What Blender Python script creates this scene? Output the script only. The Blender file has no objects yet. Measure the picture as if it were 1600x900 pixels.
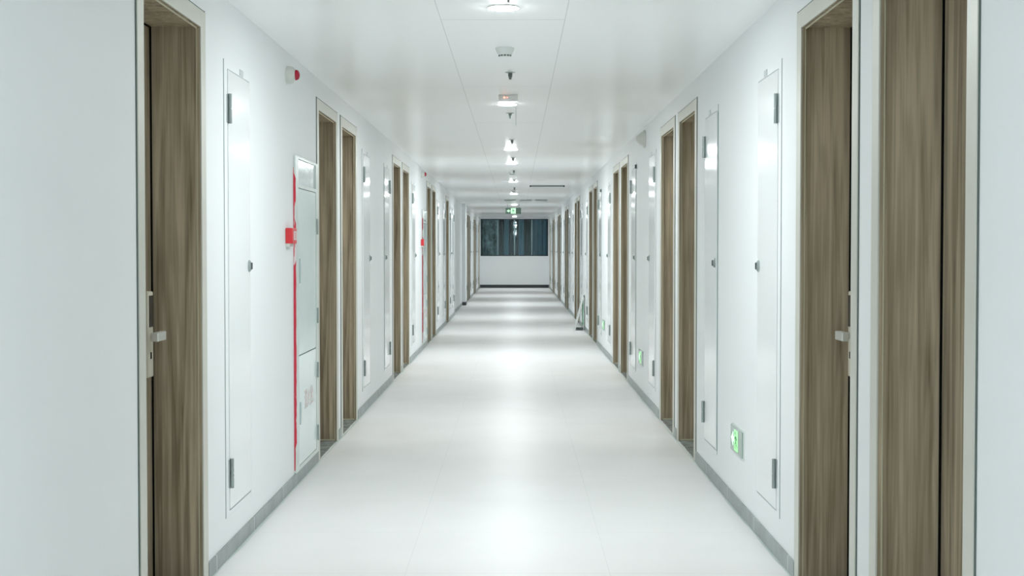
import bpy, bmesh, math, random
from mathutils import Vector, Matrix
random.seed(7)
S = bpy.context.scene
COL = S.collection

# ------------------------------------------------------------------ camera, world, exposure
F_PX = 2222.0
cam_d = bpy.data.cameras.new('camera'); cam = bpy.data.objects.new('camera', cam_d); COL.objects.link(cam)
cam_d.sensor_width = 36.0; cam_d.sensor_fit = 'HORIZONTAL'; cam_d.lens = 36.0*F_PX/1600.0
cam_d.clip_start = 0.05; cam_d.clip_end = 200
cam.location = (0, 0, 1.27)
cam.rotation_euler = (math.pi/2 - math.atan(61/F_PX), 0, math.atan(6.5/F_PX))
S.camera = cam
w = bpy.data.worlds.new('night'); S.world = w; w.use_nodes = True
w.node_tree.nodes['Background'].inputs[0].default_value = (0.05, 0.09, 0.11, 1)
w.node_tree.nodes['Background'].inputs[1].default_value = 0.3
S.view_settings.view_transform = 'Standard'; S.view_settings.look = 'None'
S.view_settings.gamma = 1.0; S.view_settings.use_curve_mapping = False
S.view_settings.exposure = 0.02
S.cycles.max_bounces = 32; S.cycles.diffuse_bounces = 32; S.cycles.glossy_bounces = 8; S.cycles.transparent_max_bounces = 16
LAMP_E = 650.0

# ------------------------------------------------------------------ dimensions (metres)
WL, WR = 1.185, 1.075          # distance of the left / right wall from x = 0
H = 2.29                       # ceiling height
Y0, Y1 = -5.0, 46.5            # corridor ends
WT = 0.26                      # wall thickness
PER = 5.17                     # door pairs repeat
DW = 0.975                     # door unit width
LINE = 0.18                    # depth of the reveal

# ------------------------------------------------------------------ materials
def srgb(r, g, b):
    f = lambda c: (c/255/12.92) if c/255 <= 0.04045 else ((c/255+0.055)/1.055)**2.4
    return (f(r), f(g), f(b), 1)
def mat(name, col, rough=0.5, metal=0.0, emit=None, estr=0, spec=0.5, noise=None, bump=None):
    m = bpy.data.materials.new(name); m.use_nodes = True
    nt = m.node_tree; b = nt.nodes['Principled BSDF']
    b.inputs['Base Color'].default_value = col
    b.inputs['Roughness'].default_value = rough
    b.inputs['Metallic'].default_value = metal
    b.inputs['Specular IOR Level'].default_value = spec
    if emit:
        b.inputs['Emission Color'].default_value = emit
        b.inputs['Emission Strength'].default_value = estr
    if noise:                                    # (scale, amount): gentle mottling
        tc = nt.nodes.new('ShaderNodeTexCoord'); n = nt.nodes.new('ShaderNodeTexNoise')
        n.inputs['Scale'].default_value = noise[0]; n.inputs['Detail'].default_value = 6
        mx = nt.nodes.new('ShaderNodeMix'); mx.data_type = 'RGBA'
        nt.links.new(tc.outputs['Object'], n.inputs['Vector'])
        mp = nt.nodes.new('ShaderNodeMapRange'); mp.inputs[1].default_value = 0.3; mp.inputs[2].default_value = 0.7
        nt.links.new(n.outputs['Fac'], mp.inputs[0]); nt.links.new(mp.outputs[0], mx.inputs['Factor'])
        k = 1-noise[1]
        mx.inputs['A'].default_value = col; mx.inputs['B'].default_value = (col[0]*k, col[1]*k, col[2]*k, 1)
        nt.links.new(mx.outputs['Result'], b.inputs['Base Color'])
        if bump:
            bp = nt.nodes.new('ShaderNodeBump'); bp.inputs['Strength'].default_value = bump
            bp.inputs['Distance'].default_value = 0.002
            nt.links.new(n.outputs['Fac'], bp.inputs['Height']); nt.links.new(bp.outputs[0], b.inputs['Normal'])
    return m

def lines_mask(nt, specs, coord='Object'):
    """specs: list of (axis, offset, period, halfwidth[, (axis2, lo, hi)]); returns a socket 0..1"""
    tc = nt.nodes.new('ShaderNodeTexCoord'); sep = nt.nodes.new('ShaderNodeSeparateXYZ')
    nt.links.new(tc.outputs[coord], sep.inputs[0])
    def M(op, a, b=None):
        n = nt.nodes.new('ShaderNodeMath'); n.operation = op
        for i, v in enumerate((a, b)):
            if v is None: continue
            if isinstance(v, (int, float)): n.inputs[i].default_value = v
            else: nt.links.new(v, n.inputs[i])
        return n.outputs[0]
    out = None
    for sp in specs:
        ax, off, per, hw = sp[:4]
        a = M('SUBTRACT', sep.outputs[ax], off)
        if per:
            a = M('ADD', a, per/2); a = M('FLOORED_MODULO', a, per); a = M('SUBTRACT', a, per/2)
        a = M('ABSOLUTE', a); a = M('LESS_THAN', a, hw)
        if len(sp) > 4:
            ax2, lo, hi = sp[4]
            a = M('MULTIPLY', a, M('GREATER_THAN', sep.outputs[ax2], lo))
            a = M('MULTIPLY', a, M('LESS_THAN', sep.outputs[ax2], hi))
        out = a if out is None else M('MAXIMUM', out, a)
    return out
def add_lines(m, specs, col):
    nt = m.node_tree; b = nt.nodes['Principled BSDF']
    s = lines_mask(nt, specs)
    mx = nt.nodes.new('ShaderNodeMix'); mx.data_type = 'RGBA'
    nt.links.new(s, mx.inputs['Factor'])
    l = b.inputs['Base Color'].links
    if l: nt.links.new(l[0].from_socket, mx.inputs['A'])
    else: mx.inputs['A'].default_value = b.inputs['Base Color'].default_value
    mx.inputs['B'].default_value = col
    nt.links.new(mx.outputs['Result'], b.inputs['Base Color'])

M_WALL = mat('wall_paint', (0.825, 0.848, 0.852, 1), 0.6, spec=0.3, noise=(1.5, 0.015))
M_CEIL = mat('ceiling_panels', (0.965, 0.98, 0.98, 1), 0.27, spec=0.2)
add_lines(M_CEIL, [(0, -0.335, 0, 0.0022), (0, 0.217, 0, 0.0022), (1, 6.36, 2.6, 0.006, (0, -0.335, 0.217))], (0.74, 0.77, 0.77, 1))
M_FLOOR = mat('floor_tile', (0.79, 0.782, 0.777, 1), 0.37, spec=0.05, noise=(2.2, 0.04))
add_lines(M_FLOOR, [(0, -0.433, 0.8, 0.0015), (1, 7.14, 0.8, 0.0025)], (0.70, 0.70, 0.69, 1))
M_BASE = mat('skirting_tile', srgb(150, 160, 158), 0.35, noise=(9, 0.3))
add_lines(M_BASE, [(1, 5.56, 0.8, 0.004)], (0.62, 0.66, 0.66, 1))
M_MARBLE = mat('grey_marble', srgb(158, 168, 168), 0.25, noise=(14, 0.6))
M_DARKBASE = mat('dark_skirting', srgb(60, 68, 68), 0.4, noise=(9, 0.3))
M_CASING = mat('champagne_casing', srgb(206, 206, 196), 0.4, metal=0.1, noise=(3, 0.05))
M_BEAD = mat('pale_bead', srgb(196, 192, 168), 0.4)
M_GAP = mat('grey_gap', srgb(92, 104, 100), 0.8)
M_BLACK = mat('black_rubber', (0.006, 0.006, 0.005, 1), 0.9, spec=0.1)
M_ENAMEL = mat('white_enamel', (0.825, 0.853, 0.855, 1), 0.12, spec=0.15)
M_SEAM = mat('panel_seam', srgb(150, 164, 162), 0.8)
M_STEEL = mat('hinge_steel', srgb(168, 178, 176), 0.32, metal=0.8)
M_NICKEL = mat('satin_nickel', srgb(196, 192, 176), 0.4, metal=0.25)
M_CHROME = mat('bright_lever', srgb(208, 210, 206), 0.3, metal=0.4)
M_SMOKE = mat('smoked_reader', (0.012, 0.014, 0.018, 1), 0.12)
M_PLATE = mat('plate_grey', srgb(186, 196, 194), 0.4)
M_RED = mat('signal_red', srgb(214, 52, 58), 0.4)
M_REDLENS = mat('red_lens', srgb(170, 20, 50), 0.15)
M_WHITEP = mat('white_plastic', (0.72, 0.75, 0.73, 1), 0.4)
M_IVORY = mat('ivory_plastic', (0.62, 0.64, 0.60, 1), 0.45)
M_DARKP = mat('dark_slot', srgb(80, 92, 92), 0.6)
M_CAB = mat('cabinet_glass', srgb(226, 240, 239), 0.15, spec=0.4, noise=(3, 0.06))
M_CABF = mat('cabinet_frame', srgb(214, 222, 218), 0.3, noise=(20, 0.08))
M_FILM = mat('clear_film', srgb(206, 218, 217), 0.12, noise=(8, 0.08), bump=1.0)
M_REDTXT = mat('faded_red_print', srgb(226, 208, 206), 0.5)
M_CAULK = mat('white_caulk', srgb(222, 230, 226), 0.6)
M_SIGNB = mat('sign_body', srgb(160, 178, 170), 0.25)
M_GLOW = mat('sign_glow', srgb(160, 235, 160), 0.5, emit=(0.42, 0.85, 0.42, 1), estr=0.55)
M_GLOWW = mat('sign_glow_pale', srgb(200, 255, 210), 0.5, emit=(0.6, 1.0, 0.66, 1), estr=0.95)
M_SIGNG = mat('sign_green', srgb(60, 150, 95), 0.4)
M_GREEN = mat('green_board', srgb(50, 190, 135), 0.4)
M_LENS = mat('lamp_diffuser', (1, 1, 1, 1), 0.4, emit=(0.91, 0.965, 0.985, 1), estr=LAMP_E)
M_LED = mat('red_led', srgb(255, 120, 100), 0.4, emit=(1, 0.25, 0.18, 1), estr=4.0)
M_CURT_D = mat('dark_teal_curtain', srgb(12, 44, 62), 0.8)
M_CURT_M = mat('mid_teal_curtain', srgb(132, 178, 198), 0.8)
M_CURT_L = mat('pale_sheer_curtain', srgb(232, 248, 248), 0.8, noise=(7, 0.72))
M_WFRAME = mat('window_frame_dark', srgb(50, 66, 70), 0.4, metal=0.3)
M_WMULL = mat('window_mullion', srgb(130, 154, 160), 0.35, metal=0.3)

def red_film_mat():
    m = mat('torn_red_film', srgb(196, 44, 66), 0.3)
    nt = m.node_tree; b = nt.nodes['Principled BSDF']
    tc = nt.nodes.new('ShaderNodeTexCoord'); mp = nt.nodes.new('ShaderNodeMapping')
    mp.inputs['Scale'].default_value = (40, 40, 7)
    n = nt.nodes.new('ShaderNodeTexNoise'); n.inputs['Scale'].default_value = 1.0; n.inputs['Detail'].default_value = 5
    r = nt.nodes.new('ShaderNodeValToRGB')
    r.color_ramp.elements[0].position = 0.58; r.color_ramp.elements[0].color = srgb(200, 46, 68)
    r.color_ramp.elements[1].position = 0.64; r.color_ramp.elements[1].color = srgb(224, 214, 214)
    nt.links.new(tc.outputs['Object'], mp.inputs[0]); nt.links.new(mp.outputs[0], n.inputs['Vector'])
    nt.links.new(n.outputs['Fac'], r.inputs[0]); nt.links.new(r.outputs[0], b.inputs['Base Color'])
    return m
M_FILMRED = red_film_mat()

def wood_mat(name, dark, light, seed):
    m = bpy.data.materials.new(name); m.use_nodes = True
    nt = m.node_tree; b = nt.nodes['Principled BSDF']
    tc = nt.nodes.new('ShaderNodeTexCoord')
    def noise(scale, detail, dist=0.0):
        mp = nt.nodes.new('ShaderNodeMapping'); mp.inputs['Scale'].default_value = scale
        mp.inputs['Location'].default_value = (seed, seed*1.7, seed*0.3)
        nt.links.new(tc.outputs['Object'], mp.inputs[0])
        n = nt.nodes.new('ShaderNodeTexNoise'); n.inputs['Scale'].default_value = 1.0
        n.inputs['Detail'].default_value = detail; n.inputs['Distortion'].default_value = dist
        nt.links.new(mp.outputs[0], n.inputs['Vector']); return n.outputs['Fac']
    a = noise((22, 22, 0.8), 3, 1.1); c = noise((120, 120, 2.5), 4); k = noise((9, 9, 3.5), 2)
    def mth(op, x, y):
        n = nt.nodes.new('ShaderNodeMath'); n.operation = op
        for i, v in enumerate((x, y)):
            if isinstance(v, float): n.inputs[i].default_value = v
            else: nt.links.new(v, n.inputs[i])
        return n.outputs[0]
    s = mth('ADD', mth('MULTIPLY', a, 0.6), mth('MULTIPLY', c, 0.28))
    s = mth('ADD', s, mth('MULTIPLY', k, 0.12))
    r = nt.nodes.new('ShaderNodeValToRGB'); e = r.color_ramp.elements
    e[0].position = 0.375; e[0].color = dark
    e[1].position = 0.615; e[1].color = light
    nt.links.new(s, r.inputs[0]); nt.links.new(r.outputs[0], b.inputs['Base Color'])
    # small dark knots
    b.inputs['Roughness'].default_value = 0.42; b.inputs['Specular IOR Level'].default_value = 0.35
    bp = nt.nodes.new('ShaderNodeBump'); bp.inputs['Strength'].default_value = 0.15; bp.inputs['Distance'].default_value = 0.001
    nt.links.new(c, bp.inputs['Height']); nt.links.new(bp.outputs[0], b.inputs['Normal'])
    return m
M_WOOD = wood_mat('walnut_laminate', srgb(124, 111, 91), srgb(190, 176, 152), 3.1)
M_WOODL = wood_mat('walnut_leaf', srgb(118, 106, 87), srgb(186, 172, 148), 7.7)

def glass_mat():
    m = bpy.data.materials.new('window_glass'); m.use_nodes = True
    nt = m.node_tree; nt.nodes.remove(nt.nodes['Principled BSDF'])
    out = nt.nodes['Material Output']
    t = nt.nodes.new('ShaderNodeBsdfTransparent'); t.inputs[0].default_value = (0.84, 0.93, 0.95, 1)
    g = nt.nodes.new('ShaderNodeBsdfGlossy'); g.inputs['Roughness'].default_value = 0.02
    g.inputs[0].default_value = (0.9, 1, 1, 1)
    mx = nt.nodes.new('ShaderNodeMixShader'); mx.inputs[0].default_value = 0.035
    nt.links.new(t.outputs[0], mx.inputs[1]); nt.links.new(g.outputs[0], mx.inputs[2]); nt.links.new(mx.outputs[0], out.inputs[0])
    return m
M_GLASS = glass_mat()

# ------------------------------------------------------------------ helpers
def box(bm, x0, x1, y0, y1, z0, z1):
    if x0 > x1: x0, x1 = x1, x0
    if y0 > y1: y0, y1 = y1, y0
    if z0 > z1: z0, z1 = z1, z0
    v = [bm.verts.new(p) for p in ((x0,y0,z0),(x1,y0,z0),(x1,y1,z0),(x0,y1,z0),(x0,y0,z1),(x1,y0,z1),(x1,y1,z1),(x0,y1,z1))]
    for q in ((0,3,2,1),(4,5,6,7),(0,1,5,4),(1,2,6,5),(2,3,7,6),(3,0,4,7)):
        bm.faces.new([v[i] for i in q])
def prism(bm, pts, axis, a, b):
    """extrude a 2D outline along axis ('x','y','z') from a to b"""
    def P(p, t):
        return (t, p[0], p[1]) if axis == 'x' else ((p[0], t, p[1]) if axis == 'y' else (p[0], p[1], t))
    A = [bm.verts.new(P(p, a)) for p in pts]; B = [bm.verts.new(P(p, b)) for p in pts]
    bm.faces.new(A); bm.faces.new(B[::-1])
    n = len(pts)
    for i in range(n): bm.faces.new((A[i], B[i], B[(i+1) % n], A[(i+1) % n]))
def lathe(bm, prof, c=(0,0,0), axis='z', n=32, sgn=1):
    """prof: (radius, height) list, revolved about axis"""
    rings = []
    for r, t in prof:
        ring = []
        for i in range(n):
            a = 2*math.pi*i/n; u, v = r*math.cos(a), r*math.sin(a)
            p = (u, v, sgn*t) if axis == 'z' else ((sgn*t, u, v) if axis == 'x' else (u, sgn*t, v))
            ring.append(bm.verts.new((c[0]+p[0], c[1]+p[1], c[2]+p[2])))
        rings.append(ring)
    for a, b in zip(rings, rings[1:]):
        for i in range(n): bm.faces.new((a[i], a[(i+1) % n], b[(i+1) % n], b[i]))
    bm.faces.new(rings[0][::-1]); bm.faces.new(rings[-1])
def obj(name, bm, m, parent=None, bev=0.0, smooth=False, seg=2):
    bmesh.ops.recalc_face_normals(bm, faces=bm.faces)
    me = bpy.data.meshes.new(name); bm.to_mesh(me); bm.free()
    me.materials.append(m)
    if smooth:
        for p in me.polygons: p.use_smooth = True
        me.set_sharp_from_angle(angle=math.radians(35))
    o = bpy.data.objects.new(name, me); COL.objects.link(o)
    if parent: o.parent = parent
    if bev:
        b = o.modifiers.new('bevel', 'BEVEL'); b.width = bev; b.segments = seg; b.limit_method = 'ANGLE'
    return o
def BM(*boxes):
    bm = bmesh.new()
    for b in boxes: box(bm, *b)
    return bm
def tag(o, label, cat, group=None, kind=None):
    o['label'] = label; o['category'] = cat
    if group: o['group'] = group
    if kind: o['kind'] = kind
    return o
def thing(name, loc=(0,0,0)):
    o = bpy.data.objects.new(name, None); COL.objects.link(o); o.location = loc; o.empty_display_size = 0.1
    return o
def copy_tree(o, parent=None, name=None):
    c = o.copy(); COL.objects.link(c)
    if name: c.name = name
    if parent: c.parent = parent
    for ch in list(o.children): copy_tree(ch, c)
    return c
ORD = ['first', 'second', 'third', 'fourth', 'fifth', 'sixth', 'seventh', 'eighth', 'ninth', 'tenth', 'eleventh', 'twelfth']

# ------------------------------------------------------------------ door positions
def sk(k): return 3.295 + PER*k
B_OFF = 1.155
doors = {'left': [], 'right': []}            # (y, pair index, 'a' nearer / 'b' farther)
doors['left'].append((4.444, 0, 'b'))
for k in range(1, 9):
    y = sk(k) - 0.02
    if k == 5: continue
    doors['left'].append((y, k, 'a'))
    if k not in (4, 8): doors['left'].append((y+B_OFF-0.015, k, 'b'))
for k in range(0, 9):
    y = sk(k) + (0.02 if k == 0 else 0.0)
    doors['right'].append((y, k, 'a'))
    if k != 8: doors['right'].append((y+B_OFF, k, 'b'))

# ------------------------------------------------------------------ room shell
o = obj('floor', BM((-WL-0.5, WR+0.5, Y0-0.3, 48.6, -0.12, 0.0)), M_FLOOR)
tag(o, 'pale glossy tiled floor running down the corridor', 'floor', kind='structure')
o = obj('ceiling', BM((-WL-0.5, WR+0.5, Y0-0.3, 48.6, H, H+0.12)), M_CEIL)
tag(o, 'flat white panelled ceiling of the corridor', 'ceiling', kind='structure')

def wall(side):
    s, W = (-1, WL) if side == 'left' else (1, WR)
    bm = bmesh.new(); bb = bmesh.new()
    y = Y0; yb = Y0
    segs = []
    for (dy, k, ab) in doors[side] + [(Y1+0.3-0.05, None, None)]:
        segs.append((y, dy+0.05, yb, dy))
        y = dy+DW-0.05; yb = dy+DW
        if k is not None: box(bm, s*W, s*(W+WT), dy+0.05, dy+DW-0.05, 2.12, H)
    for a, b, ba, b_ in segs:
        if side == 'left' and a < 29 < b:            # shallow recess beside the pilaster
            box(bm, s*W, s*(W+WT), a, 27.3, 0, H)
            box(bm, s*(W+0.035), s*(W+WT), 27.3, 32.0, 0, H)
            box(bm, s*(W-0.045), s*(W+WT), 32.0, 32.6, 0, H)
            box(bm, s*W, s*(W+WT), 32.6, b, 0, H)
            box(bb, s*(W-0.008), s*W, ba, 27.3, 0, 0.066)
            box(bb, s*(W+0.027), s*(W+0.035), 27.3, 31.99, 0, 0.066)
            box(bb, s*(W-0.008), s*W, 32.62, b_, 0, 0.066)
            continue
        box(bm, s*W, s*(W+WT), a, b, 0, H)
        box(bb, s*(W-0.008), s*W, ba+0.002, min(b_-0.002, Y1-0.008), 0, 0.066)
    o = obj('wall_'+side, bm, M_WALL)
    tag(o, 'long white painted %s wall of the corridor, broken by brown doors' % side, 'wall', kind='structure')
    o = obj('baseboard_'+side, bb, M_BASE, bev=0.0015)
    tag(o, 'low grey tile skirting along the %s wall' % side, 'baseboard', kind='structure')
wall('left'); wall('right')
o = obj('baseboard_pilaster', BM((-WL-0.03, -WL+0.055, 31.985, 31.999, 0, 0.075), (-WL+0.045, -WL+0.055, 31.985, 32.6, 0, 0.075)), M_DARKBASE)
tag(o, 'dark skirting around the foot of the pilaster on the left wall', 'baseboard', kind='structure')
# far end wall with its window opening, and the wall behind the camera
WX0, WX1, WZ0, WZ1 = -1.16, 1.045, 1.04, 2.252
bm = BM((-WL-0.3, WR+0.3, Y1, Y1+0.2, 0, WZ0), (-WL-0.3, WR+0.3, Y1, Y1+0.2, WZ1, H),
        (-WL-0.3, WX0, Y1, Y1+0.2, WZ0, WZ1), (WX1, WR+0.3, Y1, Y1+0.2, WZ0, WZ1))
tag(obj('wall_end', bm, M_WALL), 'white parapet wall under the dark window closing the corridor', 'wall', kind='structure')
tag(obj('baseboard_end', BM((-WL, WR, Y1-0.01, Y1, 0, 0.1)), M_DARKBASE), 'dark skirting along the far end wall', 'baseboard', kind='structure')
tag(obj('wall_behind', BM((-WL-0.3, WR+0.3, Y0-0.2, Y0, 0, H)), M_WALL), 'white wall closing the corridor behind the viewpoint', 'wall', kind='structure')
tag(obj('wall_balcony', BM((-WL-0.5, WR+0.5, 48.4, 48.6, 0, H), (-WL-0.5, -WL-0.3, Y1, 48.4, 0, H), (WR+0.3, WR+0.5, Y1, 48.4, 0, H)),
        mat('balcony_wall', srgb(60, 84, 92), 0.8)), 'dim wall of the dark space beyond the end window', 'wall', kind='structure')

# uneven line of caulk between skirting and floor
for side, s, W in (('left', -1, WL), ('right', 1, WR)):
    bm = bmesh.new(); y = 4.4; x = 0
    while y < 30:
        st = random.uniform(0.25, 0.6); wd = random.uniform(0.004, 0.012)
        x0 = s*(W-0.008)
        bm.faces.new([bm.verts.new(p) for p in ((x0, y, 0.0035), (x0, y+st, 0.0035), (x0-s*wd, y+st*0.95, 0.0012), (x0-s*random.uniform(0.004, 0.012), y+0.01, 0.0012))])
        y += st
    bmesh.ops.solidify(bm, geom=bm.faces[:], thickness=0.001)
    tag(obj('trim_1' if side == 'left' else 'trim_2', bm, M_CAULK), 'thin uneven white grout line at the foot of the %s skirting' % side, 'trim', kind='structure')
# edges of a small flush hatch in the ceiling
bm = BM((-0.004, 0.0, 10.3, 11.8, H-0.0015, H+0.001))
tag(obj('trim_3', bm, M_SEAM), 'thin grey seam of a flush ceiling hatch', 'trim', kind='structure')

# ------------------------------------------------------------------ doors
def make_door(side, ab):
    s = -1 if side == 'left' else 1
    r = thing('door_0')
    X = lambda d: s*d                               # d: depth into the wall from its face
    P = 0.006; t = 0.078; ht = 2.10
    c = BM((X(-P), X(0.0), 0, t, 0, 2.165), (X(-P), X(0.0), DW-t, DW, 0, 2.165), (X(-P), X(0.0), t, DW-t, ht, 2.165))
    obj('casing', c, M_CASING, r, bev=0.0015)
    g = BM((X(-0.003), X(0.0), -0.008, 0, 0.066, 2.172), (X(-0.003), X(0.0), DW, DW+0.004, 0.066, 2.172), (X(-0.003), X(0.0), -0.006, DW+0.004, 2.165, 2.170))  # dark strips painting the shade of the gap around the casing
    obj('shadow_gap', g, M_GAP, r)
    l = BM((X(0.0), X(LINE), t-0.026, t, 0, ht+0.02), (X(0.0), X(LINE), DW-t, DW-t+0.026, 0, ht+0.02), (X(0.0), X(LINE), t, DW-t, ht, ht+0.02))
    obj('lining', l, M_WOOD, r)
    b = BM((X(0.010), X(0.013), t, t+0.004, 0.006, ht), (X(0.010), X(0.013), DW-t-0.004, DW-t, 0.006, ht), (X(0.010), X(0.013), t, DW-t, ht-0.006, ht),
           (X(0.013), X(0.17), DW-t-0.003, DW-t, 0.006, 0.016))
    obj('bead', b, M_BEAD, r)
    k = BM((X(LINE), X(LINE+0.007), t-0.01, t+0.004, 0, ht+0.01), (X(LINE), X(LINE+0.007), DW-t-0.004, DW-t+0.01, 0, ht+0.01), (X(LINE), X(LINE+0.007), t, DW-t, ht-0.004, ht+0.01))
    obj('seal', k, M_BLACK, r)
    obj('door_leaf', BM((X(LINE+0.007), X(LINE+0.05), t-0.012, DW-t+0.012, 0.006, ht+0.012)), M_WOODL, r)
    obj('threshold', BM((X(0.001), X(LINE+0.05), t, DW-t, 0, 0.0055)), M_MARBLE, r)
    # lever lock: far stile on 'b' doors, near stile on 'a' doors
    yy = (lambda v: v) if ab == 'b' else (lambda v: DW-v)
    D = LINE+0.007
    lk = obj('lock', BM((X(D-0.037), X(D), yy(0.708), yy(0.780), 0.80, 1.115)), M_NICKEL, r, bev=0.006, seg=3)
    bm = bmesh.new(); lathe(bm, [(0.012, 0), (0.012, 0.032)], (X(D-0.037), yy(0.745), 0.953), 'x', 20, -s)
    box(bm, X(D-0.088), X(D-0.064), yy(0.765), yy(0.645), 0.937, 0.969)
    obj('lever', bm, M_CHROME, lk, bev=0.003)
    obj('card_reader', BM((X(D-0.0385), X(D-0.036), yy(0.719), yy(0.771), 0.985, 1.10)), M_SMOKE, lk)
    obj('keyhole', BM((X(D-0.038), X(D-0.036), yy(0.735), yy(0.752), 0.868, 0.893)), M_BLACK, lk)
    return r
proto = {}
n = 0
for side in ('left', 'right'):
    W = -WL if side == 'left' else WR
    for (y, k, ab) in doors[side]:
        n += 1
        if (side, ab) not in proto:
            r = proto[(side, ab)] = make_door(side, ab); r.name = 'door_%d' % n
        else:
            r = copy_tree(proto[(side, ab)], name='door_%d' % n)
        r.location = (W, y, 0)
        which = 'nearer' if ab == 'a' else 'farther'
        if side == 'left' and k == 0: lab = 'large brown wood-grain door recessed nearest on the left wall'
        elif side == 'left' and k == 4: lab = 'lone brown wood-grain door before the recess on the left wall'
        elif k == 8: lab = 'last narrow brown door beside the window wall on the %s' % side
        elif side == 'left':
            lab = 'recessed brown wood-grain door, %s one of the %s left wall pair' % (which, {1: 'first', 2: 'second', 3: 'third', 6: 'fourth', 7: 'fifth'}[k])
        else: lab = 'recessed brown wood-grain door, %s one of the %s right wall pair' % (which, ORD[k])
        tag(r, lab, 'door', 'brown doors along the corridor', 'structure')
d1 = [o for o in bpy.data.objects if o.name == 'door_1'][0]
st = obj('sticker', BM((-(LINE+0.0055), -(LINE+0.007), 0.70, 0.775, 1.122, 1.168)), M_GREEN, d1)
st['label'] = 'small green sticker above the lock'

# ------------------------------------------------------------------ white service hatches
def make_hatch(side, hinge):                 # hinge: 'near' or 'far'
    s = -1 if side == 'left' else 1
    r = thing('service_hatch'); X = lambda d: s*d
    Wd = 0.60 if hinge == 'near' else 0.56
    a0, a1 = (0.062, 0.535) if hinge == 'near' else (0.012, 0.487)
    z0, z1 = 0.195, 2.004
    fr = BM((X(-0.0025), X(0), 0, a0, 0.17, 2.04), (X(-0.0025), X(0), a1+0.006, Wd, 0.17, 2.04),
            (X(-0.0025), X(0), a0, a1+0.006, 0.17, z0-0.006), (X(-0.0025), X(0), a0, a1+0.006, z1+0.004, 2.04))
    obj('frame', fr, M_WALL, r, bev=0.001)
    sm = BM((X(-0.0004), X(0.0), a0, a1+0.006, z0-0.006, z1+0.004), (X(-0.002), X(0), -0.006, 0.0, 0.17, 2.04),
            (X(-0.0024), X(0), a0+0.03, a1, z0-0.010, z0-0.002))
    if hinge == 'far': box(sm, X(-0.0035), X(0), -0.012, 0.006, 0.19, 2.0)
    obj('seam', sm, M_SEAM, r)
    obj('hatch_door', BM((X(-0.0045), X(-0.0004), a0+0.004, a1, z0, z1)), M_ENAMEL, r, bev=0.001)
    hy = a0+0.006 if hinge == 'near' else a1-0.002
    for zc in (1.845, 0.345):
        bm = bmesh.new()
        lathe(bm, [(0.0085, -0.061), (0.0085, -0.002), (0.0055, -0.002), (0.0055, 0.002), (0.0085, 0.002), (0.0085, 0.061)], (X(-0.0125), hy, zc), 'z', 16)
        box(bm, X(-0.007), X(-0.0025), hy-0.022, hy+0.024, zc-0.058, zc+0.058)
        obj('hinge', bm, M_STEEL, r, smooth=True)
    ly = a1-0.03 if hinge == 'near' else a0+0.075
    bm = bmesh.new(); lathe(bm, [(0.026, 0), (0.026, 0.004), (0.020, 0.010), (0.010, 0.012)], (X(-0.0045), ly, 1.195), 'x', 24, -s)
    lk = obj('lock', bm, M_STEEL, r, smooth=True)
    bm = BM((X(-0.0205), X(-0.0155), ly-0.005, ly+0.005, 1.180, 1.210)); obj('turn_key', bm, M_DARKP, lk, bev=0.002)
    py = a0+0.26
    obj('number_plate', BM((X(-0.0045), X(-0.002), py, py+0.075, 2.012, 2.038)), M_PLATE, r)
    return r
hp = {}
def hatch(side, hinge, y, label):
    key = (side, hinge)
    if key not in hp: r = hp[key] = make_hatch(side, hinge)
    else: r = copy_tree(hp[key])
    r.location = (-WL if side == 'left' else WR, y, 0)
    tag(r, label, 'service hatch', 'white service hatches in the walls')
PN = {'left': {1: 'first', 2: 'second', 3: 'third', 6: 'fourth', 7: 'fifth'}, 'right': {k: ORD[k] for k in range(9)}}
for side in ('left', 'right'):
    for k in range(0, 8):
        yn = sk(k) + 2.48
        if side == 'left':
            if k == 0: hatch(side, 'near', yn, 'tall white hatch between the nearest left brown door and the nearer red-edged cabinet')
            elif k in PN[side]: hatch(side, 'near', yn, 'tall white hatch just beyond the %s door pair on the left wall' % PN[side][k])
        else: hatch(side, 'near', yn, 'tall white hatch just beyond the %s door pair on the right wall' % PN[side][k])
        kk = k+1; yf = sk(kk) - 0.88
        if side == 'left':
            if kk in (2, 6, 7): hatch(side, 'far', yf, 'tall white hatch just before the %s door pair on the left wall' % PN[side][kk])
            elif kk == 4: hatch(side, 'far', yf, 'tall white hatch just before the lone brown door on the left wall')
            elif kk == 8: hatch(side, 'far', yf, 'tall white hatch before the last left door by the window wall')
        elif kk < 8: hatch(side, 'far', yf, 'tall white hatch just before the %s door pair on the right wall' % PN[side][kk])
        else: hatch(side, 'far', yf, 'tall white hatch before the last right door by the window wall')
hatch('left', 'near', 25.35, 'tall white hatch right after the lone brown door on the left wall')
hatch('left', 'far', 26.35, 'tall white hatch at the edge of the left wall recess')

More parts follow.
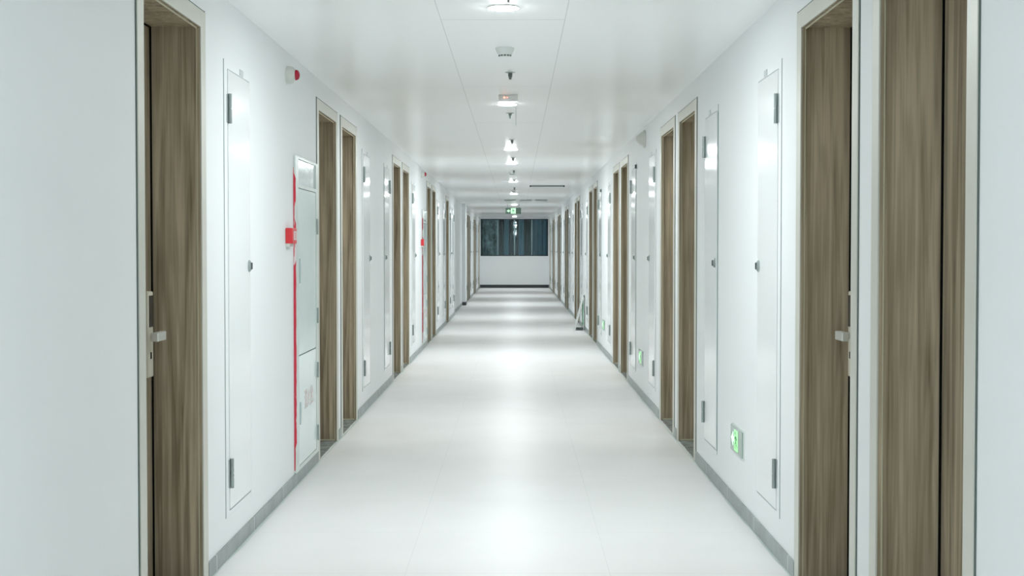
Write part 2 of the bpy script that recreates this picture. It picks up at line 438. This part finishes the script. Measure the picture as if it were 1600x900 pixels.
# ------------------------------------------------------------------ fire hydrant cabinets (left wall)
def make_cabinet():
    r = thing('hydrant_cabinet'); X = lambda d: -d
    # local y: 0 .. 0.86
    P = 0.013
    fr = BM((X(-P), X(0), 0, 0.10, 0.07, 1.77), (X(-P), X(0), 0.775, 0.855, 0.07, 1.77), (X(-P), X(0), 0.10, 0.775, 0.07, 0.092), (X(-P), X(0), 0.10, 0.775, 1.60, 1.62), (X(-P), X(0), 0.10, 0.775, 1.755, 1.77))
    obj('frame', fr, M_CABF, r, bev=0.002)
    obj('film_panel', BM((X(-0.006), X(0), 0.10, 0.775, 1.62, 1.755)), M_FILM, r)
    obj('seam', BM((X(-0.002), X(0), 0.10, 0.775, 0.092, 1.60)), M_SEAM, r)
    up = obj('upper_door', BM((X(-0.010), X(-0.002), 0.104, 0.771, 0.694, 1.597)), M_CAB, r, bev=0.002)
    lo = obj('lower_door', BM((X(-0.010), X(-0.002), 0.104, 0.771, 0.096, 0.688)), M_CAB, r, bev=0.002)
    for par, z0, z1 in ((up, 1.085, 1.215), (lo, 0.315, 0.435)):
        bm = bmesh.new()
        zc, hh = (z0+z1)/2, (z1-z0)/2
        pts = [(0.155+0.022*math.cos(a), zc+(hh-0.02)*(1 if math.sin(a) > 0 else -1)+0.022*math.sin(a)) for a in [2*math.pi*i/24+0.01 for i in range(24)]]
        prism(bm, pts, 'x', X(-0.0095), X(-0.0125))
        obj('handle', bm, mat('recessed_handle_grey', srgb(160, 178, 178), 0.4), par)
    for z in (1.40, 0.88, 0.56, 0.19):
        bm = bmesh.new(); lathe(bm, [(0.007, -0.045), (0.007, 0.045)], (X(-0.017), 0.79, z), 'z', 12)
        obj('hinge', bm, M_STEEL, r, smooth=True)
    # torn strip of red protective film on the near edge, ragged outline
    bm = bmesh.new(); z = 0.085; prev = None; rnd = random.Random(5)
    vs = []
    while z < 1.735:
        wn = P+rnd.uniform(0.0, 0.002) if 0.22 < z < 1.66 else rnd.uniform(0.003, 0.008)
        if 1.42 < z < 1.50: wn = 0.006
        vs.append((bm.verts.new((X(-0.0005), -0.0012, z)), bm.verts.new((X(-wn), -0.0012, z)), bm.verts.new((X(-wn), 0.003 if wn < P else 0.02+rnd.uniform(-.008, .012), z))))
        z += 0.03
    for a, b in zip(vs, vs[1:]):
        bm.faces.new((a[0], a[1], b[1], b[0]))
    bmesh.ops.solidify(bm, geom=bm.faces[:], thickness=0.001)
    for v in [v for v in bm.verts if not v.link_faces]: bm.verts.remove(v)
    o = obj('red_film', bm, M_FILMRED, r); o['label'] = 'torn strip of red film on the cabinet edge'
    # faded red lettering on the lower door
    cu = bpy.data.curves.new('lettering', 'FONT'); cu.body = '\u6d88\u706b\u6813'; cu.size = 0.115; cu.extrude = 0.0004; cu.align_x = 'CENTER'
    t = bpy.data.objects.new('lettering', cu); COL.objects.link(t)
    t.rotation_euler = (math.pi/2, 0, math.pi/2); t.location = (0.0106, 0.47, 0.39)
    bpy.context.view_layer.update()
    me = bpy.data.meshes.new_from_object(t.evaluated_get(bpy.context.evaluated_depsgraph_get()))
    me.materials.clear(); me.materials.append(M_REDTXT)
    o = bpy.data.objects.new('lettering', me); COL.objects.link(o)
    o.matrix_world = t.matrix_world.copy(); bpy.data.objects.remove(t)
    mw = o.matrix_world.copy(); o.parent = lo; o.matrix_basis = mw
    return r
c1 = make_cabinet(); c1.location = (-WL, 7.565, 0)
tag(c1, 'nearer tall grey cabinet with red film down its edge, beside the first left door pair', 'cabinet', 'hydrant cabinets')
c2 = copy_tree(c1); c2.location = (-WL, 7.565+2*PER, 0)
tag(c2, 'farther tall grey cabinet with red film down its edge, beside the third left door pair', 'cabinet', 'hydrant cabinets')

# manual call points
def make_callpoint():
    r = thing('fire_call_point')
    obj('back_box', BM((0.0, 0.022, 0.004, 0.14, -0.058, 0.035)), M_IVORY, r, bev=0.002)
    b = obj('housing', BM((0.001, 0.037, 0, 0.145, -0.04, 0.04)), M_RED, r, bev=0.003)
    obj('press_panel', BM((0.0365, 0.0385, 0.045, 0.125, -0.022, 0.024)), M_WHITEP, r)
    obj('symbol', BM((0.0385, 0.039, 0.070, 0.080, -0.016, 0.018), (0.0385, 0.039, 0.092, 0.100, -0.016, 0.018)), M_RED, r)
    return r
p1 = make_callpoint(); p1.location = (-WL, 7.30, 1.338)
tag(p1, 'red fire call point with a white press panel, next to the nearer grey cabinet', 'fire alarm button', 'red call points')
p2 = copy_tree(p1); p2.location = (-WL, 17.68, 1.35)
tag(p2, 'tiny red fire call point beside the farther grey cabinet', 'fire alarm button', 'red call points')

# sounder strobes on the left, horn speaker on the right
def make_sounder():
    r = thing('alarm_sounder')
    bm = bmesh.new(); lathe(bm, [(0.047, 0), (0.047, 0.018), (0.042, 0.034), (0.028, 0.045)], (0, 0, 0), 'x', 32, 1)
    obj('housing', bm, M_IVORY, r, smooth=True)
    bm = bmesh.new(); lathe(bm, [(0.027, 0.0), (0.0265, 0.008), (0.022, 0.016), (0.013, 0.021), (0.004, 0.023)], (0.0445, 0, 0), 'x', 28, 1)
    obj('lens', bm, M_REDLENS, r, smooth=True)['label'] = 'dark red strobe lens'
    return r
a1 = make_sounder(); a1.location = (-WL, 7.37, 2.168)
tag(a1, 'ivory alarm sounder with a red lens high above the nearer grey cabinet', 'alarm', 'alarm sounders')
a2 = copy_tree(a1); a2.location = (-WL, 17.75, 2.2)
tag(a2, 'small alarm sounder with a dark lens above the farther grey cabinet', 'alarm', 'alarm sounders')
r = thing('wall_speaker', (WR, 11.87, 2.185))
bm = bmesh.new(); lathe(bm, [(0.074, 0), (0.074, 0.012), (0.070, 0.02)], (0, 0, 0), 'x', 36, -1); obj('back_plate', bm, M_IVORY, r, smooth=True)
bm = bmesh.new(); lathe(bm, [(0.066, 0.02), (0.050, 0.045), (0.028, 0.068), (0.008, 0.080)], (0, 0, 0), 'x', 36, -1); obj('grille', bm, M_IVORY, r, smooth=True)
tag(r, 'ivory domed speaker high on the right wall beyond the second door pair', 'speaker')

# small dark bracket high on the right wall
for y, t in ((12.68, 'nearer'), (17.9, 'farther')):
    r = thing('wall_bracket', (WR, y, 2.0))
    obj('plate', BM((-0.004, 0, -0.02, 0.02, -0.02, 0.025)), M_STEEL, r, bev=0.001)
    obj('clip', BM((-0.02, -0.004, -0.008, 0.008, -0.015, 0.02)), M_DARKP, r, bev=0.002)
    tag(r, 'tiny dark clip above a white hatch on the right wall, %s of two' % t, 'bracket', 'wall clips')

# ------------------------------------------------------------------ exit signs
def man(bm, f):
    """running figure; f maps (u, v) in 0..1 to polygon coords, returns list-of-outline adders"""
    parts = [
        [(0.60, 0.78), (0.70, 0.78), (0.74, 0.86), (0.70, 0.94), (0.60, 0.94), (0.56, 0.86)],       # head
        [(0.38, 0.72), (0.62, 0.74), (0.56, 0.42), (0.42, 0.42)],                                     # torso
        [(0.60, 0.72), (0.86, 0.60), (0.82, 0.52), (0.58, 0.62)],                                     # front arm
        [(0.38, 0.72), (0.16, 0.58), (0.22, 0.50), (0.44, 0.62)],                                     # back arm
        [(0.50, 0.46), (0.74, 0.34), (0.66, 0.06), (0.56, 0.06), (0.62, 0.30), (0.46, 0.38)],         # front leg
        [(0.42, 0.44), (0.36, 0.26), (0.12, 0.16), (0.12, 0.24), (0.28, 0.32), (0.36, 0.44)],         # rear leg
    ]
    for p in parts: f(p)
def make_wall_sign():
    """low on the right wall; local +y = away from camera; arrow points along +y"""
    r = thing('exit_sign')
    obj('housing', BM((-0.012, 0, 0, 0.345, -0.062, 0.062)), M_SIGNB, r, bev=0.002)
    obj('rim', BM((-0.004, 0, -0.010, 0.355, -0.070, 0.070)), M_WHITEP, r, bev=0.002)
    g = BM((-0.0135, -0.012, 0.115, 0.225, -0.05, 0.05)); pl = obj('door_pictogram', g, M_GLOW, r)
    bm = bmesh.new(); prism(bm, [(0.235, 0.012), (0.262, 0.012), (0.262, 0.034), (0.318, 0.0), (0.262, -0.034), (0.262, -0.012), (0.235, -0.012)], 'x', -0.0135, -0.012)
    obj('arrow', bm, M_GLOWW, r)
    bm = bmesh.new()
    man(bm, lambda p: prism(bm, [(0.222-0.104*(1-u), -0.048+0.096*v) for u, v in p], 'x', -0.0142, -0.0134))
    obj('running_figure', bm, M_SIGNG, pl)
    return r
w1 = make_wall_sign(); w1.location = (WR, 6.685, 0.343)
SL = ['nearest green exit sign low on the right wall', 'green exit sign low on the right wall, second of three', 'farthest small green exit sign low on the right wall']
tag(w1, SL[0], 'exit sign', 'low wall exit signs')
for i in (1, 2):
    c = copy_tree(w1); c.location = (WR, 6.685+PER*i+0.13, 0.343); tag(c, SL[i], 'exit sign', 'low wall exit signs')
# hanging sign, faces the camera
r = thing('hanging_exit_sign', (-0.065, 32.0, 2.125))
obj('housing', BM((-0.175, 0.175, 0, 0.03, -0.07, 0.07)), M_SIGNB, r, bev=0.003)
obj('glowing_panel', BM((-0.172, 0.172, -0.002, 0, -0.066, 0.066)), mat('sign_face', srgb(120, 148, 134), 0.3), r)
pl = obj('door_pictogram', BM((-0.055, 0.055, -0.0045, -0.002, -0.058, 0.058)), M_GLOWW, r)
bm = bmesh.new(); prism(bm, [(-0.065, 0.010), (-0.095, 0.010), (-0.095, 0.034), (-0.150, 0.0), (-0.095, -0.034), (-0.095, -0.010), (-0.065, -0.010)], 'y', -0.0045, -0.002)
obj('arrow', bm, M_GLOWW, r)
bm = bmesh.new(); man(bm, lambda p: prism(bm, [(0.05-0.1*u, -0.054+0.108*v) for u, v in p], 'y', -0.0055, -0.0044)); obj('running_figure', bm, M_SIGNG, pl)
for x in (-0.13, 0.13):
    bm = bmesh.new(); lathe(bm, [(0.006, 0.07), (0.006, H-2.125)], (x, 0.015, 0), 'z', 10); obj('hanger', bm, M_STEEL, r)
obj('test_button', BM((0.150, 0.162, -0.005, -0.002, -0.058, -0.040)), M_BLACK, r)
tag(r, 'glowing green exit sign with a left arrow hanging under the ceiling', 'exit sign')

# ------------------------------------------------------------------ ceiling lamps
def make_lamp():
    r = thing('ceiling_lamp')
    bm = bmesh.new(); lathe(bm, [(0.066, 0), (0.066, 0.004), (0.0635, 0.0055)], (0, 0, 0), 'z', 40, -1); obj('rim', bm, M_WHITEP, r, smooth=True)
    bm = bmesh.new(); lathe(bm, [(0.0635, 0.0055), (0.055, 0.0077), (0.040, 0.009), (0.022, 0.0095)], (0, 0, 0), 'z', 40, -1); obj('diffuser', bm, M_LENS, r, smooth=True)
    return r
LY = [(-3.2, -0.055), (1.2, -0.055), (6.03, -0.054), (10.04, -0.064), (14.6, -0.053), (16.95, -0.055), (21.5, -0.045), (26.3, -0.04), (32.75, -0.045), (38.8, -0.045), (44.6, -0.05)]  # first two are unseen lamps, added to light the near end
LL = ['unseen round ceiling lamp added for light behind the viewpoint', 'unseen round ceiling lamp added for light just overhead, above the frame', 'largest glowing round ceiling lamp at the top of the view',
      'glowing round ceiling lamp just beyond the small white box with a red light', 'glowing round ceiling lamp, nearer of the close-set two', 'glowing round ceiling lamp, farther of the close-set two',
      'glowing round ceiling lamp next to the long dark slot', 'glowing round ceiling lamp between the dark slot and the grilles', 'glowing round ceiling lamp right above the hanging exit sign',
      'distant ceiling lamp hidden behind the hanging exit sign', 'last glowing ceiling lamp close to the window wall']
L0 = None
for i, (y, x) in enumerate(LY):
    r = make_lamp() if L0 is None else copy_tree(L0)
    L0 = L0 or r
    r.location = (x, y, H); tag(r, LL[i], 'ceiling lamp', 'round ceiling lamps')

# smoke detectors
def make_detector():
    r = thing('smoke_detector')
    bm = bmesh.new(); lathe(bm, [(0.048, 0), (0.048, 0.008), (0.046, 0.010)], (0, 0, 0), 'z', 36, -1); obj('base', bm, M_WHITEP, r, smooth=True)
    bm = bmesh.new(); lathe(bm, [(0.045, 0.010), (0.043, 0.018), (0.034, 0.036), (0.032, 0.036), (0.032, 0.044), (0.028, 0.047)], (0, 0, 0), 'z', 36, -1); h = obj('dome', bm, M_WHITEP, r, smooth=True)
    for i in range(12):
        a = 2*math.pi*i/12+math.pi/12*6
        bm = bmesh.new(); box(bm, -0.006, 0.006, 0.0305, 0.0325, -0.0435, -0.0365); bmesh.ops.rotate(bm, verts=bm.verts, cent=(0,0,0), matrix=Matrix.Rotation(a, 3, 'Z'))
        obj('slot', bm, M_DARKP, h)
    return r
DY = [(7.25, -0.057, 'white smoke detector hanging nearest, below the top lamp'), (18.75, -0.05, 'small smoke detector beyond the two close-set lamps'), (24.5, -0.04, 'tiny smoke detector between the dark slot and a lamp')]
D0 = None
for y, x, l in DY:
    r = make_detector() if D0 is None else copy_tree(D0)
    D0 = D0 or r; r.location = (x, y, H); tag(r, l, 'smoke detector', 'smoke detectors')

# sprinklers
def make_sprinkler():
    r = thing('fire_sprinkler')
    bm = bmesh.new(); lathe(bm, [(0.030, 0), (0.030, 0.002), (0.014, 0.006)], (0, 0, 0), 'z', 28, -1); obj('escutcheon', bm, M_STEEL, r, smooth=True)
    bm = bmesh.new(); lathe(bm, [(0.012, 0.006), (0.012, 0.014), (0.007, 0.016), (0.006, 0.026), (0.004, 0.030), (0.004, 0.040)], (0, 0, 0), 'z', 20, -1)
    for sx in (-1, 1):
        prism(bm, [(sx*0.006, -0.014), (sx*0.012, -0.014), (sx*0.010, -0.032), (sx*0.003, -0.041), (sx*0.003, -0.037), (sx*0.007, -0.030)], 'y', -0.003, 0.003)
    obj('frame', bm, mat('dull_brass', srgb(110, 118, 114), 0.35, metal=0.9), r)
    bm = bmesh.new(); lathe(bm, [(0.012, 0.041), (0.012, 0.0425)], (0, 0, 0), 'z', 20, -1); obj('deflector', bm, M_STEEL, r)
    return r
SY = [(5.68, -0.03), (8.25, -0.034), (10.72, -0.045), (13.3, -0.038), (15.9, -0.035), (18.45, -0.03), (21.0, -0.03), (23.6, -0.03)]
SLB = ['sprinkler head at the very top edge of the view', 'dark sprinkler head just beyond the nearest smoke detector', 'sprinkler head beside the ceiling hatch seam', 'small sprinkler head just before the two close-set lamps',
       'small sprinkler head between the two close-set lamps', 'tiny sprinkler head touching the second smoke detector', 'tiny sprinkler head before the lamp by the dark slot', 'tiny sprinkler head just before the third smoke detector']
S0 = None
for i, (y, x) in enumerate(SY):
    r = make_sprinkler() if S0 is None else copy_tree(S0)
    S0 = S0 or r; r.location = (x, y, H); tag(r, SLB[i], 'sprinkler', 'ceiling sprinklers')

# ceiling box with a red light
r = thing('ceiling_sensor_box', (-0.053, 9.43, H))
obj('housing', BM((-0.064, 0.064, 0, 0.12, -0.032, 0)), M_WHITEP, r, bev=0.004)
bm = bmesh.new(); lathe(bm, [(0.006, 0), (0.006, 0.002), (0.003, 0.004)], (-0.025, 0, -0.02), 'y', 14, -1); obj('indicator', bm, M_LED, r)['label'] = 'glowing red indicator'
bm = bmesh.new(); lathe(bm, [(0.003, 0), (0.003, 0.002)], (-0.006, 0, -0.02), 'y', 12, -1); obj('indicator', bm, M_LED, r)
tag(r, 'small white ceiling box with a glowing red indicator', 'sensor')

# long dark slot
r = thing('slot_diffuser', (0.497, 22.8, H))
obj('body', BM((-0.275, 0.275, 0, 0.09, -0.020, 0)), M_DARKP, r, bev=0.002)
obj('rim', BM((-0.285, 0.285, -0.004, 0.094, -0.004, 0)), M_WHITEP, r)
for x in (-0.28, 0.262): obj('end_cap', BM((x, x+0.018, -0.003, 0.093, -0.024, 0)), M_BLACK, r)
tag(r, 'long thin dark slot hanging under the right side of the ceiling', 'air slot')
# three small grilles
GN = ['slatted ceiling grille behind the glow of the exit sign, leftmost of three', 'slatted ceiling grille in the middle of the row of three', 'slatted ceiling grille nearest the right wall of the row of three']
G0 = None
for i, x in enumerate((-0.13, 0.20, 0.52)):
    if G0 is None:
        r = thing('ceiling_grille'); obj('frame', BM((-0.13, 0.13, 0, 0.02, -0.012, 0), (-0.13, 0.13, 0.38, 0.40, -0.012, 0), (-0.13, -0.115, 0.02, 0.38, -0.012, 0), (0.115, 0.13, 0.02, 0.38, -0.012, 0)), M_WHITEP, r)
        bm = bmesh.new()
        for j in range(9): box(bm, -0.112+j*0.0265, -0.112+j*0.0265+0.012, 0.0, 0.38, -0.03, -0.002)
        obj('slats', bm, M_PLATE, r)
        G0 = r
    else: r = copy_tree(G0)
    r.location = (x, 29.3, H); tag(r, GN[i], 'grille', 'ceiling grilles')

# ------------------------------------------------------------------ folding floor sign on the right
r = thing('folding_floor_sign', (0.99, 22.2, 0))
def leaf(x0, x1, z0, z1, t):
    bm = bmesh.new(); prism(bm, [(x0, z0), (x0+t, z0), (x1+t, z1), (x1, z1)], 'y', 0.0, 0.30); return bm
obj('front_board', leaf(-0.082, 0.058, 0.0, 0.54, 0.02), M_WHITEP, r, bev=0.002)
obj('back_board', leaf(0.060, 0.062, 0.0, 0.54, 0.012), M_WHITEP, r, bev=0.002)
o = obj('poster', BM((0.054, 0.060, 0.02, 0.28, 0.08, 0.50)), M_GREEN, r); o['label'] = 'green sheet between the boards'
bm = bmesh.new(); lathe(bm, [(0.011, 0.0), (0.011, 0.30)], (0.066, 0, 0.54), 'y', 14); obj('ridge', bm, M_PLATE, r)
obj('brace', BM((-0.064, 0.060, 0.005, 0.295, 0.012, 0.030)), M_DARKP, r)
tag(r, 'white folding floor sign with a green edge leaning by the right wall', 'floor sign')

# ------------------------------------------------------------------ window at the far end
r = thing('window_1', (0, Y1+0.04, 0)); tag(r, 'wide dark window across the far end wall', 'window', kind='structure')
fr = BM((WX0, WX1, 0, 0.06, WZ0, WZ0+0.03), (WX0, WX1, 0, 0.06, WZ1-0.03, WZ1), (WX0, WX0+0.035, 0, 0.06, WZ0+0.03, WZ1-0.03), (WX1-0.035, WX1, 0, 0.06, WZ0+0.03, WZ1-0.03))
obj('window_frame', fr, M_WFRAME, r)
xs = [WX0+0.035, -0.596, -0.052, 0.512, WX1-0.035]
for x in xs[1:4]: obj('mullion', BM((x-0.02, x+0.02, 0, 0.05, WZ0+0.03, WZ1-0.03)), M_WMULL, r)
for a, b in zip(xs, xs[1:]): obj('pane', BM((a+0.018, b-0.018, 0.022, 0.028, WZ0+0.02, WZ1-0.02)), M_GLASS, r)
obj('sill', BM((WX0-0.02, WX1+0.02, -0.06, 0, WZ0-0.02, WZ0)), M_ENAMEL, r)
def curtain(x0, x1, y, m, folds, amp, label):
    bm = bmesh.new(); n = folds*10; rows = 6; grid = []
    for j in range(rows+1):
        z = 0.75+(2.27-0.75)*j/rows; row = []
        for i in range(n+1):
            t = i/n; x = x0+(x1-x0)*t
            yy = y+amp*math.sin(t*folds*2*math.pi)+0.3*amp*math.sin(t*folds*3.1+1)
            row.append(bm.verts.new((x, yy, z)))
        grid.append(row)
    for j in range(rows):
        for i in range(n): bm.faces.new((grid[j][i], grid[j][i+1], grid[j+1][i+1], grid[j+1][i]))
    bmesh.ops.solidify(bm, geom=bm.faces[:], thickness=0.004)
    o = obj('curtain', bm, m, smooth=True); tag(o, label, 'curtain', 'curtains behind the window')
curtain(-1.12, -0.62, 47.05, M_CURT_L, 3, 0.03, 'pale creased curtain behind the leftmost window pane')
curtain(-0.58, -0.42, 47.15, M_CURT_D, 2, 0.03, 'narrow dark teal curtain just right of the leftmost pane')
curtain(-0.40, -0.24, 47.05, M_CURT_M, 2, 0.02, 'narrow pale blue curtain left of the centre mullion')
curtain(-0.22, 0.06, 47.15, M_CURT_D, 4, 0.04, 'dark teal curtain behind the centre mullion')
curtain(0.08, 0.26, 47.05, M_CURT_M, 2, 0.02, 'narrow pale blue curtain right of the centre mullion')
curtain(0.28, 0.54, 47.15, M_CURT_D, 4, 0.04, 'dark teal curtain left of the rightmost pane')
curtain(0.56, 1.02, 47.05, M_CURT_M, 3, 0.03, 'grey-blue creased curtain behind the rightmost window pane')
o = obj('curtain_rail', BM((-1.2, 1.1, 47.08, 47.11, 2.272, 2.29)), M_WMULL); tag(o, 'slim rail holding the curtains behind the far window', 'rail')
